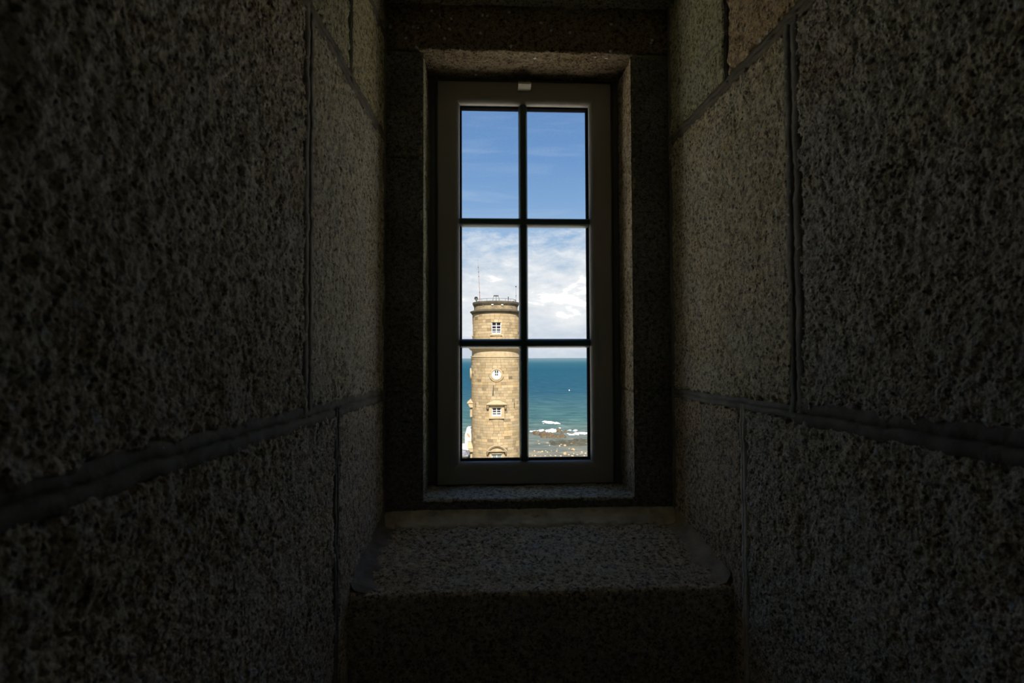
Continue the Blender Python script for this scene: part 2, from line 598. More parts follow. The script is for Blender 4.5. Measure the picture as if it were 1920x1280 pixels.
# --- wall with the window opening
OX0, OX1, OZ0, OZ1 = -0.187, 0.449, -0.416, 0.932       # clear opening in the wall face
mb = MB()
yo = 2.12
mb.box(-1.6, OX0 - .012, D1 + .012, yo, -2.2, 2.2)
mb.box(OX1 + .012, 1.9, D1 + .012, yo, -2.2, 2.2)
mb.box(OX0 - .012, OX1 + .012, D1 + .012, yo, OZ1 + .012, 2.2)
mb.box(OX0 - .012, OX1 + .012, D1 + .012, yo, -2.2, OZ0 - .012)
wf = tag(mb.build('wall_front', M_BODY), 'granite wall around the window opening with lintel and jamb stones', 'wall', kind='structure')
RY = 1.90
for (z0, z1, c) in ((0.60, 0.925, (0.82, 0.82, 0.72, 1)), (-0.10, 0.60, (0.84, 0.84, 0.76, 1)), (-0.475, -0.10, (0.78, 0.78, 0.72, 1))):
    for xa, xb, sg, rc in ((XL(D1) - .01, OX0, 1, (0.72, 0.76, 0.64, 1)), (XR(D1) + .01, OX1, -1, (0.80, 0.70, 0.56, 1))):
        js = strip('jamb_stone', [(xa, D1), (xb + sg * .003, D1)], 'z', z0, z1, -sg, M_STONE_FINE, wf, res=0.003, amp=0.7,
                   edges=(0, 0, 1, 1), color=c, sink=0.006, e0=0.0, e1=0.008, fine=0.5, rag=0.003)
        # the return of the jamb, its paler tint carrying the window light, its arris chipped
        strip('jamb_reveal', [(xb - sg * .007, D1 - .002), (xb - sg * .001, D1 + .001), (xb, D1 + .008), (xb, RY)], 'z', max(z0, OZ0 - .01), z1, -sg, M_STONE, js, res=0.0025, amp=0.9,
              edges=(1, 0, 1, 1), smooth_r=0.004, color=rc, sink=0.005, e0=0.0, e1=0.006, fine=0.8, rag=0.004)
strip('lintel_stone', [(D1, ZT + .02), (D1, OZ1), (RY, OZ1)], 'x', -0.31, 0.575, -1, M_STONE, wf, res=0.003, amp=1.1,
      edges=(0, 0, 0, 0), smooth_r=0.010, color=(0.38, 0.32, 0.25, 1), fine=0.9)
for (x0, x1) in ((-0.31, -0.02), (-0.02, 0.575)):
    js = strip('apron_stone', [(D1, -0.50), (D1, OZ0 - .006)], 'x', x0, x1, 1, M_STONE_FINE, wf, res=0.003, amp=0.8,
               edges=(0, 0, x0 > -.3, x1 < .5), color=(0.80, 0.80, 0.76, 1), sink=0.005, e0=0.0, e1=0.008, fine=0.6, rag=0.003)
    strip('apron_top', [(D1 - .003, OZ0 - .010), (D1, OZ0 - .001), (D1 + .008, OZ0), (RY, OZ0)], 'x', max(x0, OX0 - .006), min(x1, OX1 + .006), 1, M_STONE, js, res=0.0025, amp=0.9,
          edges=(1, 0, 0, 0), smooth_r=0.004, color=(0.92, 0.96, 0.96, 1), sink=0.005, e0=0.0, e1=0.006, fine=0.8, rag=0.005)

# --- ceiling and floor, and the closed end of the room behind the viewer
mb = MB().box(-1.2, 1.5, YB - .4, D1 + .02, ZT + .012, ZT + .35)
ce = tag(mb.build('ceiling', M_BODY), 'rough granite ceiling slab above the window', 'ceiling', kind='structure')
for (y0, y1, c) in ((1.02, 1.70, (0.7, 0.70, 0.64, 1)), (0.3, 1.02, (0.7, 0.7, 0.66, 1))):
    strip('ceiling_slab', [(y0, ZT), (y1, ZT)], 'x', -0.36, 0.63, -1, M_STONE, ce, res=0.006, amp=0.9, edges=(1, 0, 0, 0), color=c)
mb = MB().box(-0.60, 0.85, YB - .4, 1.33, ZF - .3, ZF)
tag(mb.build('floor', M_BODY), 'dark stone floor below the window ledge', 'floor', kind='structure')
mb = MB().box(-1.2, 1.5, YB - .4, YB, ZF - .3, ZT + .35)
tag(mb.build('wall_rear', M_BODY), 'dark stone wall closing the passage behind the viewer', 'wall', kind='structure')

# --- the ledge: one big sloping granite stone with a dark upright front
lb = MB()
lb.add([(x, y, z) for x in (-0.33, 0.60) for y, z in ((1.71, -0.49), (1.34, -0.555), (1.34, ZF), (1.71, ZF))],
       [(0, 1, 2, 3), (7, 6, 5, 4), (0, 4, 5, 1), (1, 5, 6, 2), (2, 6, 7, 3), (3, 7, 4, 0)])
ledge = tag(lb.build('trim_1', M_BODY), 'sloping rough granite ledge below the window with a dark upright front', 'ledge', kind='structure')
strip('ledge_stone', [(1.70, -0.472), (1.325, -0.540), (1.322, -0.60), (1.322, -1.05)], 'x', -0.325, 0.592, -1, M_STONE, ledge, res=0.0034,
      amp=1.15, edges=(0, 0, 0, 0), smooth_r=0.012, color=(1.0, 0.95, 0.86, 1), fine=0.8)
arc = [(1.70 - .062 + .062 * math.sin(a), -0.443 - .036 * (1 - (1 - math.cos(a))) - .0) for a in np.linspace(0, math.pi / 2, 10)]
arc = [(1.636, -0.4845), (1.648, -0.4795), (1.664, -0.473), (1.680, -0.464), (1.690, -0.455), (1.697, -0.444)]
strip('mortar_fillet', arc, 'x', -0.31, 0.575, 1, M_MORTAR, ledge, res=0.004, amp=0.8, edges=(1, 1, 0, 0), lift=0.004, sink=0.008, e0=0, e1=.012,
      color=(2.1, 2.15, 2.05, 1), fine=0.8, rag=0.010)  # grey mortar, lightened so the tint carries the band of window light
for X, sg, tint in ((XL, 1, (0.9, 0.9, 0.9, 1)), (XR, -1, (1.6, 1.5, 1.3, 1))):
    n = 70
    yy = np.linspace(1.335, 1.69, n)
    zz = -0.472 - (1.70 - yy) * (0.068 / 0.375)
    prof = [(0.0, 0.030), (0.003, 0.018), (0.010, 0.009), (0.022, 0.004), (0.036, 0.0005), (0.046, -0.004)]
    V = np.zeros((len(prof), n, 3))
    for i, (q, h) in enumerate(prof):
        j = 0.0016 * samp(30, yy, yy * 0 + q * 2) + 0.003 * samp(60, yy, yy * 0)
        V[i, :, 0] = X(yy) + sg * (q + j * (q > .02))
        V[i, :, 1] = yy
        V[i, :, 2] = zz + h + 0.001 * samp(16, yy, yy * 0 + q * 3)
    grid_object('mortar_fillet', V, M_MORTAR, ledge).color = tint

# ------------------------------------------------------------------ the window
win = empty('window_1', (0, 0, 0))
tag(win, 'narrow six-pane casement window with beige frame and dark glazing bars', 'window', kind='structure')


def ring_rail(name, x0, x1, z0, z1, prof, mat, parent, which):
    """one mitred rail of a rectangular frame; prof: (inset from outer edge, depth y)"""
    def corner(ix, iz, w):
        return (x0 + w if ix == 0 else x1 - w, z0 + w if iz == 0 else z1 - w)
    ends = {'bottom': ((0, 0), (1, 0)), 'top': ((1, 1), (0, 1)), 'left': ((0, 1), (0, 0)), 'right': ((1, 0), (1, 1))}[which]
    k = len(prof)
    vs = []
    for e in ends:
        for wdt, y in prof:
            x, z = corner(e[0], e[1], wdt)
            vs.append((x, y, z))
    fs = [(i, (i + 1) % k, (i + 1) % k + k, i + k) for i in range(k)]
    fs += [tuple(range(k - 1, -1, -1)), tuple(range(k, 2 * k))]
    return MB().add(vs, fs).build(name, mat, parent, smooth=True)


fp = [(0.0, 1.876), (0.012, 1.876), (0.014, 1.880), (0.026, 1.880), (0.028, 1.886), (0.055, 1.886), (0.055, 1.96), (0.0, 1.96)]
for wh in ('bottom', 'top', 'left', 'right'):
    ring_rail('frame_rail', -0.191, 0.458, -0.428, 0.946, fp, M_FRAME, win, wh)
cv = [(0.048 + 0.025 * math.sin(a), 1.884 - 0.024 * math.cos(a)) for a in np.linspace(0, math.pi / 2, 8)]
sp = [(0.0, 1.866), (0.003, 1.861), (0.012, 1.860)] + cv + [(0.073, 1.912), (0.056, 1.94), (0.0, 1.94)]
SX0, SX1, SZ0, SZ1 = -0.157, 0.421, -0.411, 0.917
for wh in ('bottom', 'top', 'left', 'right'):
    ring_rail('sash_rail', SX0 + random.uniform(0, .0004), SX1, SZ0, SZ1, sp, M_PVC, win, wh)
GX0, GX1, GZ0, GZ1 = SX0 + .073, SX1 - .073, SZ0 + .073, SZ1 - .073
gp = [(0.0, 1.889), (0.004, 1.888), (0.007, 1.896), (0.006, 1.912), (0.0, 1.912)]
for wh in ('bottom', 'top', 'left', 'right'):
    ring_rail('gasket', GX0, GX1, GZ0, GZ1, gp, M_GASKET, win, wh)
BW = 0.0150
VX = 0.1275
HZ = (0.0485, 0.452)


def bar_profile():
    return [(-BW, 1.897), (-BW, 1.890), (-BW * .62, 1.874), (-BW * .45, 1.872), (BW * .45, 1.872), (BW * .62, 1.874), (BW, 1.890), (BW, 1.897), (BW * .6, 1.912), (-BW * .6, 1.912)]


bp_ = bar_profile()
k = len(bp_)
cap = [tuple(range(k - 1, -1, -1)), tuple(range(k, 2 * k))]
sides = [(i, (i + 1) % k, (i + 1) % k + k, i + k) for i in range(k)]
MB().add([(VX + a, y, z) for z in (GZ0, GZ1) for a, y in bp_], sides + cap).build('glazing_bar', M_BAR, win, smooth=True)
for hz in HZ:
    MB().add([(x, y - .0004, hz + a) for x in (GX0, GX1) for a, y in bp_], sides + cap).build('glazing_bar', M_BAR, win, smooth=True)
xs = [(GX0 + .004, VX - .011), (VX + .011, GX1 - .004)]
zs = [(GZ0 + .004, HZ[0] - .011), (HZ[0] + .011, HZ[1] - .011), (HZ[1] + .011, GZ1 - .004)]
for (x0, x1) in xs:
    for (z0, z1) in zs:
        MB().box(x0, x1, 1.902, 1.906, z0, z1).build('pane', M_GLASS, win)
# latch on the top rail
la = MB().box(0.110, 0.151, 1.846, 1.862, 0.893, 0.915).build('latch', M_PVC, win, bevel=0.003)
MB().add([(x, y, z) for x in (0.1095, 0.1515) for y, z in ((1.862, 0.8945), (1.836, 0.902), (1.826, 0.899), (1.824, 0.892), (1.834, 0.887), (1.862, 0.884))],
         [(0, 1, 2, 3, 4, 5), (11, 10, 9, 8, 7, 6)] + [(i, i + 6, (i + 1) % 6 + 6, (i + 1) % 6) for i in range(6)]).build('latch_grip', M_LATCH, la)
MB().tube((0.1305, 1.848, 0.907), (0.1305, 1.842, 0.907), 0.006, n=16).build('latch_button', M_FRAME, la)
# hinge covers along the bottom rail
for x0, x1 in ((-0.098, -0.0535), (-0.0495, 0.006), (0.259, 0.309), (0.3135, 0.363)):
    MB().box(x0, x1, 1.856, 1.876, -0.425, -0.4115).build('hinge_cover', M_PVC, win, bevel=0.003)
# ------------------------------------------------------------------ outside materials
SEA_Z, LAND_Z = -22.0, -18.0

m, t = material('ashlar_sandstone')
oc = t.n('ShaderNodeTexCoord').outputs['Object']
at = t.n('ShaderNodeAttribute', attribute_name='tint', attribute_type='GEOMETRY')
c = t.mix(t.ramp(t.noise(oc, 1.6, 5.0, 0.65), [(0.35, 0.0), (0.70, 0.75)]), (0.2190, 0.1714, 0.1045, 1), (0.1797, 0.1321, 0.0736, 1))
c = t.mix(t.ramp(t.noise(t.mapping(oc, loc=(3, 7, 1)), 0.9, 6.0, 0.7), [(0.56, 0.0), (0.74, 0.6)]), c, (0.0946, 0.0757, 0.0447, 1))
c = t.mix(1.0, c, at.outputs['Color'], 'MULTIPLY')
b = t.n('ShaderNodeBsdfPrincipled', i_Base_Color=c, i_Roughness=0.9, i_Normal=bump(t, t.noise(oc, 9.0, 4.0, 0.6), 0.4, 0.02))
b.inputs['Specular IOR Level'].default_value = 0.2
finish(t, b)
M_ASHLAR = m
M_CORNICE = simple('weathered_cornice_stone', (0.1334, 0.1035, 0.0598, 1), 0.9, nscale=1.8, namp=0.35, bscale=10, bstr=0.4, bdist=0.02)
M_RIM = simple('lichen_dark_stone', (0.0399, 0.0330, 0.0206, 1), 0.92, nscale=1.6, namp=0.4, bscale=10, bstr=0.4, bdist=0.02)
M_TRIM = simple('pale_dressed_stone', (0.2215, 0.1739, 0.1070, 1), 0.9, nscale=2.2, namp=0.18, bscale=12, bstr=0.3, bdist=0.01)
M_CORE = simple('tower_joint_mortar', (0.0903, 0.0688, 0.0413, 1), 0.95, nscale=2.0, namp=0.3)
M_WHITE = simple('white_paint', (0.34, 0.34, 0.335, 1), 0.5)
M_DARKGLASS = simple('dark_window_glass', (0.010, 0.011, 0.013, 1), 0.15, spec=0.12)
M_PALEGLASS = simple('curtained_window_glass', (0.10, 0.12, 0.12, 1), 0.2, spec=0.5)
M_IRON = simple('black_iron', (0.012, 0.012, 0.012, 1), 0.6)
M_STEEL = simple('galvanised_steel', (0.10, 0.105, 0.11, 1), 0.5)
M_RUST = simple('red_brown_steel', (0.16, 0.075, 0.06, 1), 0.6)
M_RENDER = simple('white_render', (0.36, 0.36, 0.35, 1), 0.8, nscale=2.0, namp=0.06)
M_CREAM = simple('cream_render', (0.42, 0.36, 0.20, 1), 0.85, nscale=2.0, namp=0.1)
M_SLATE = simple('grey_slate', (0.12, 0.125, 0.14, 1), 0.6, nscale=3.0, namp=0.35, use_tint=True)
M_POT = simple('terracotta', (0.30, 0.16, 0.08, 1), 0.8)

# water
m, t = material('sea_water')
geo = t.n('ShaderNodeNewGeometry').outputs['Position']
gs = t.n('ShaderNodeSeparateXYZ', i_0=geo)
y = gs.outputs[1]
dist = t.math('DIVIDE', y, 1000.0)
lowf = t.noise(t.mapping(geo, scale=(0.010, 0.022, 0.01)), 1.0, 5.0, 0.6)
lg = t.math('DIVIDE', t.math('SUBTRACT', t.math('LOGARITHM', t.math('MAXIMUM', y, 10.0), 10.0), 2.0), 2.0)
dd = t.math('ADD', lg, t.math('MULTIPLY', t.math('SUBTRACT', lowf, 0.5), 0.10))
depth_haze = t.ramp(dd, [(0.04, (0.0970, 0.1051, 0.0905, 1)), (0.10, (0.0687, 0.0930, 0.0873, 1)), (0.145, (0.0243, 0.0687, 0.0728, 1)), (0.20, (0.0211, 0.0631, 0.0792, 1)),
                   (0.30, (0.0065, 0.0420, 0.0728, 1)), (0.52, (0.0032, 0.0404, 0.0712, 1)), (0.68, (0.0097, 0.0534, 0.0808, 1)), (0.80, (0.0283, 0.0768, 0.1051, 1)), (0.95, (0.0485, 0.0970, 0.1253, 1))])  # nearshore stops follow depth; the far, paler stops put horizon haze into the colour
strk = t.noise(t.mapping(geo, scale=(0.10, 0.20, 0.1)), 1.0, 7.0, 0.68, 0.5)
c = t.mix(t.ramp(strk, [(0.30, 0.0), (0.75, 1.0)]), t.mix(1.0, depth_haze, (0.50, 0.60, 0.66, 1), 'MULTIPLY'), t.mix(1.0, depth_haze, (2.0, 1.6, 1.45, 1), 'MULTIPLY'))
# thin scum of foam drifting in the shallows
fo = t.noise(t.mapping(geo, scale=(0.13, 0.5, 0.1)), 1.0, 7.0, 0.68, 1.0)
near = t.ramp(dist, [(0.150, 0.0), (0.166, 1.0), (0.182, 1.0), (0.215, 0.0)])
fo = t.math('MULTIPLY', t.ramp(fo, [(0.585, 0.0), (0.66, 0.75)]), near)
c = t.mix(fo, c, (0.34, 0.35, 0.35, 1))
wv = t.math('ADD', t.noise(t.mapping(geo, scale=(0.5, 0.9, 0.5)), 0.6, 5.0, 0.6), t.math('MULTIPLY', t.noise(t.mapping(geo, scale=(0.08, 0.16, 0.1)), 1.0, 4.0, 0.6), 2.2))
nb = bump(t, wv, 0.6, 0.6)
b1 = t.n('ShaderNodeBsdfDiffuse', i_Color=c, i_Normal=nb)
b2 = t.n('ShaderNodeBsdfGlossy', i_Roughness=0.3, i_Normal=nb)
b = t.n('ShaderNodeMixShader', i_0=0.06)          # a choppy sea mirrors only a little of the low sky
t.t.links.new(b1.outputs[0], b.inputs[1])
t.t.links.new(b2.outputs[0], b.inputs[2])
finish(t, b)
M_SEA = m
M_FOAM = simple('white_sea_foam', (0.40, 0.41, 0.42, 1), 0.8, nscale=1.2, namp=0.35)


def rock_mat(name, a, bcol, sc=2.5):
    m, t = material(name)
    oc = t.n('ShaderNodeTexCoord').outputs['Object']
    n = t.noise(oc, sc, 6.0, 0.7)
    c = t.ramp(n, [(0.32, bcol), (0.55, a), (0.75, tuple(min(1, v * 1.5) for v in a[:3]) + (1,))])
    c = t.mix(1.0, c, t.n('ShaderNodeObjectInfo').outputs['Color'], 'MULTIPLY')
    b = t.n('ShaderNodeBsdfPrincipled', i_Base_Color=c, i_Roughness=0.85, i_Normal=bump(t, n, 0.8, 0.15))
    finish(t, b)
    return m


M_REEF = rock_mat('brown_weedy_reef_rock', (0.0677, 0.0490, 0.0245, 1), (0.0129, 0.0116, 0.0077, 1), 1.9)
M_WEED = rock_mat('green_grey_weed_rock', (0.0391, 0.0369, 0.0224, 1), (0.0101, 0.0134, 0.0084, 1), 1.5)
M_ROCK = rock_mat('tan_boulder_rock', (0.2910, 0.2183, 0.1253, 1), (0.1374, 0.0970, 0.0525, 1), 2.5)

m, t = material('pale_gravel_ground')
oc = t.n('ShaderNodeTexCoord').outputs['Object']
n = t.noise(oc, 0.15, 8.0, 0.7)
c = t.ramp(n, [(0.3, (0.50, 0.46, 0.38, 1)), (0.55, (0.64, 0.60, 0.52, 1)), (0.75, (0.72, 0.69, 0.61, 1))])
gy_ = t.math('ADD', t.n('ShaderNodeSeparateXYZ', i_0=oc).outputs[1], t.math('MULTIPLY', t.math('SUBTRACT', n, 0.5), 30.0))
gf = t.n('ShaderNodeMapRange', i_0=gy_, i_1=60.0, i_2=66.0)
c = t.mix(gf.outputs[0], c, t.ramp(t.noise(oc, 0.8, 6.0, 0.7), [(0.3, (0.07, 0.085, 0.03, 1)), (0.7, (0.15, 0.15, 0.06, 1))]))  # dark unseen grass added round the tower to weaken ground bounce on its shadows
b = t.n('ShaderNodeBsdfPrincipled', i_Base_Color=c, i_Roughness=0.95, i_Normal=bump(t, t.noise(oc, 3.0, 5.0, 0.7), 0.5, 0.1))
finish(t, b)
M_GROUND = m

# ------------------------------------------------------------------ sea and land
S = 45000.0
sea = mesh_object('sea', [(-S, -S, SEA_Z), (S, -S, SEA_Z), (S, S, SEA_Z), (-S, S, SEA_Z)], [(0, 1, 2, 3)], M_SEA)
tag(sea, 'blue green sea running out to the hazy horizon', 'sea', kind='structure')

nx, ny = 150, 130
gx = np.linspace(-140, 140, nx)
gy = np.linspace(-150, 135, ny)
GXX, GYY = np.meshgrid(gx, gy, indexing='ij')
wv_ = 3.0 * np.sin(GXX * 0.07 + 1) + 2.0 * np.sin(GXX * 0.19) + 1.2 * np.sin(GXX * 0.43 + 2)
edge = 93 + wv_ + np.clip(-GXX - 3, 0, 30) * 0.7
hh = LAND_Z - (LAND_Z - SEA_Z + 1.6) * sstep(0, 24, GYY - edge) + 0.25 * np.sin(GXX * 0.31) * np.sin(GYY * 0.27) * sstep(60, 40, GYY * 0 + 50)
side = np.minimum(140 - np.abs(GXX), GYY + 150)
hh = np.where(side < 6, SEA_Z - 2, hh)
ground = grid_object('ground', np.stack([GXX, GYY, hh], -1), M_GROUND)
tag(ground, 'pale gravel headland with unseen grass added round the tower foot to cut bounce light', 'ground', kind='structure')

# ------------------------------------------------------------------ the old light tower
TX, TY = 1.545, 83.0
tower = empty('light_tower', (TX, TY, LAND_Z))
tag(tower, 'round honey coloured stone tower standing by the sea outside the window', 'tower')
PX = 0.0778          # metres per photo pixel at the tower axis
PF = 0.0744          # and on its near face
Z = lambda py: (671.2 - py) * PX - LAND_Z
ZFm = lambda py: (671.2 - py) * PF - LAND_Z
R1, R2 = 46.5 * PX, 44.0 * PX          # main shaft and upper drum


def ashlar(mb_list, r, z0, z1, a0, a1, depth, tint):
    """one block of a course: curved box"""
    n = 3
    vs = []
    c = 0.008
    for k in range(n):
        a = a0 + (a1 - a0) * k / (n - 1)
        ca = c / r if k == 0 else (-c / r if k == n - 1 else 0)
        for rr, zz, s in ((r - depth, z0 + .008, 0), (r - c, z0 + .008, 0), (r, z0 + .008 + c, 1), (r, z1 - .008 - c, 1), (r - c, z1 - .008, 0), (r - depth, z1 - .008, 0)):
            aa = a + (ca if s else 0)
            vs.append((rr * math.sin(aa), -rr * math.cos(aa), zz))
    fs = []
    for k in range(n - 1):
        for q in range(5):
            fs.append((k * 6 + q, (k + 1) * 6 + q, (k + 1) * 6 + q + 1, k * 6 + q + 1))
    fs.append(tuple(range(5, -1, -1)))
    fs.append(tuple(range((n - 1) * 6, n * 6)))
    mb_list.append((vs, fs, tint))


def tinted(name, pieces, parent):
    vs, fs, cols = [], [], []
    for v, f, tcol in pieces:
        b = len(vs)
        vs += v
        fs += [tuple(i + b for i in q) for q in f]
        cols += [tcol] * len(v)
    me = bpy.data.meshes.new(name)
    me.from_pydata(vs, [], fs)
    ca = me.color_attributes.new('tint', 'FLOAT_COLOR', 'POINT')
    ca.data.foreach_set('color', np.asarray(cols, dtype=np.float32).ravel())
    me.materials.append(M_ASHLAR)
    return link(bpy.data.objects.new(name, me), parent)


zb = LAND_Z
UP_WIN = (ZFm(625.3), ZFm(604))
SQ_WIN = (ZFm(780), ZFm(764.2))
LO_WIN = (ZFm(876), ZFm(849.7))
OC_Z = ZFm(701.7)
openings = []                       # (r of drum, half width, z0, z1)
for zz in (UP_WIN, SQ_WIN, LO_WIN):
    openings.append((0.67, zz[0], zz[1]))

core = MB().lathe([(R1 - .25, 0), (R1 - .25, Z(672)), (R2 - .25, Z(672)), (R2 - .25, Z(585)), (R2 - .4, Z(571)), (0.0, Z(571))], 96)
core.build('tower_core', M_CORE, tower, smooth=True)
mort = []


def courses(r, z0, z1, h, seed):
    rr = random.Random(seed)
    n = max(1, round((z1 - z0) / h))
    out = []
    for i in range(n):
        a_z0, a_z1 = z0 + (z1 - z0) * i / n, z0 + (z1 - z0) * (i + 1) / n
        nb = rr.randint(25, 31)
        cuts, a = [], rr.uniform(0, 0.2)
        ws = [rr.uniform(0.6, 1.4) for _ in range(nb)]
        tot = sum(ws)
        acc = a
        for wv in ws:
            cuts.append((acc, acc + wv / tot * 2 * math.pi))
            acc += wv / tot * 2 * math.pi
        for (b0, b1) in cuts:
            segs = [(b0, b1)]
            for (hw, oz0, oz1) in openings:
                if a_z1 < oz0 + .10 or a_z0 > oz1 - .10:
                    continue
                ha = math.asin(hw / r)
                for base_a in (0, math.pi / 2, -math.pi / 2, 3 * math.pi / 2, 2 * math.pi):
                    new = []
                    for s0, s1 in segs:
                        o0, o1 = base_a - ha, base_a + ha
                        if s1 <= o0 or s0 >= o1:
                            new.append((s0, s1))
                        else:
                            if s0 < o0 - .02: new.append((s0, o0))
                            if s1 > o1 + .02: new.append((o1, s1))
                    segs = new
            for s0, s1 in segs:
                g = 0.009 / r
                v = rr.gauss(1.0, 0.13)
                wmr = rr.gauss(0, 0.05)
                if rr.random() < 0.05: v *= 0.62
                if rr.random() < 0.08: v *= 1.2
                ashlar(out, r + rr.uniform(-.006, .008), a_z0, a_z1, s0 + g, s1 - g, 0.27, (v * (1 + wmr * .4), v, v * (1 - wmr), 1))
    return out


# line the course joints up with the window heads and sills
blocks = []
zs_ = [0.0, LO_WIN[0], LO_WIN[1], SQ_WIN[0], SQ_WIN[1], Z(674)]
for q in range(len(zs_) - 1):
    blocks += courses(R1, zs_[q], zs_[q + 1], 0.40, 100 + q)
zs_ = [Z(650), UP_WIN[0], UP_WIN[1], Z(590)]
for q in range(len(zs_) - 1):
    blocks += courses(R2, zs_[q], zs_[q + 1], 0.40, 200 + q)


def showing(p):
    vs = np.array(p[0])
    cen = vs.mean(0)
    n_ = cen[:2] / np.linalg.norm(cen[:2])
    facing = -n_[1]
    vis = 0.0 if cen[2] < 18 - 14.4 else 1.0
    size = (np.ptp(vs[:, 0])) * np.ptp(vs[:, 2])
    return size * max(facing, 0) * vis


blocks.sort(key=showing, reverse=True)
shaft = MB().lathe([(R1 - .30, 0.0), (R1 - .30, 0.3)], 48).build('shaft', M_CORE, tower)
for p in blocks[:300]:
    tinted('ashlar_block', [p], shaft)
tag(tinted('ashlar_masonry', blocks[300:], shaft), kind='stuff')

# mouldings
def ring(name, prof, mat, n=120):
    return MB().lathe(prof, n).build(name, mat, tower, smooth=True)


P = lambda rows: [(r * PX, Z(py)) for py, r in rows]
ring('parapet', P([(571, 38.5), (568.2, 39), (568.2, 40), (574.5, 40.9), (582.8, 40.9), (582.8, 38)]), M_CORNICE)
ring('parapet_rim', P([(568.0, 39.5), (567.8, 43.6), (571.6, 43.4), (573.0, 42.2), (574.2, 42.0), (575.5, 41.0), (576.0, 40.0)]), M_RIM)
ring('upper_cornice', P([(582.2, 40.2), (582.8, 43.0), (584.6, 48.3), (586.2, 48.3), (586.8, 47.0), (587.8, 46.6), (588.0, 45.6), (589.6, 45.3), (590.4, 44.4), (590.6, 43)]), M_RIM)
ring('lower_cornice', P([(648.0, 43.5), (648.8, 45), (651.0, 51.0), (653.4, 51.0), (653.8, 50.0), (655.0, 49.4), (655.6, 48.0), (656.6, 47.6), (657.2, 45.6), (658.2, 45.1)]), M_TRIM)
ring('frieze', P([(656.5, 45.1), (668.0, 45.1), (668.0, 43)]), M_TRIM)
ring('string_course', P([(667.0, 44.8), (667.6, 47.3), (669.4, 47.4), (669.8, 46.0), (671.0, 46.0), (671.4, 47.0), (673.0, 47.0), (674.2, 46.2), (674.5, 45)]), M_TRIM)

# railing round the roof
rl = MB()
rr_, rz = 37.5 * PX, Z(562.8)
for k in range(64):
    a, b2 = 2 * math.pi * k / 64, 2 * math.pi * (k + 1) / 64
    rl.tube((rr_ * math.sin(a), -rr_ * math.cos(a), rz), (rr_ * math.sin(b2), -rr_ * math.cos(b2), rz), 0.035, n=6)
rail = rl.build('railing', M_STEEL, tower)
for k in range(20):
    a = 2 * math.pi * (k + .5) / 20
    MB().tube((rr_ * math.sin(a), -rr_ * math.cos(a), Z(571)), (rr_ * math.sin(a), -rr_ * math.cos(a), rz), 0.03, n=6).build('railing_post', M_STEEL, rail)


def placer(phi):
    ox, oy, tx, ty = math.sin(phi), -math.cos(phi), math.cos(phi), math.sin(phi)
    return lambda x, d, z: (ox * d + tx * x, oy * d + ty * x, z)


def pbox(mb, pl, x0, x1, d0, d1, z0, z1):
    return mb.prism([(x0, z0), (x1, z0), (x1, z1), (x0, z1)], lambda x, d, z: pl(x, d, z), d0, d1)


def sash_window(pl, hw, z0, z1, d, rows, colx, glass, stile=0.10, rails=None):
    """white two-leaf window; rows: list of (z0, z1) of the dark panes"""
    fm = MB()
    pbox(fm, pl, -hw, hw, d - .05, d, z0, z1)
    f = fm.build('window', M_WHITE, tower)
    mu = MB()
    pbox(mu, pl, -0.055, 0.055, d, d + .05, z0, z1)
    pbox(mu, pl, -hw, -hw + stile, d, d + .035, z0, z1)
    pbox(mu, pl, hw - stile, hw, d, d + .035, z0, z1)
    zz = [z0] + [v for r in sorted(rows) for v in r] + [z1]
    for i in range(0, len(zz), 2):
        if zz[i + 1] - zz[i] > 0.01:
            pbox(mu, pl, -hw + stile, hw - stile, d, d + .03, zz[i], zz[i + 1])
    mu.build('window_frame', M_WHITE, f)
    for (a, b2) in rows:
        for (x0, x1) in ((-hw + stile, -.055), (.055, hw - stile)):
            pm = MB()
            pbox(pm, pl, x0, x1, d + .002, d + .012, a, b2)
            pm.build('pane', glass, f)
    return f


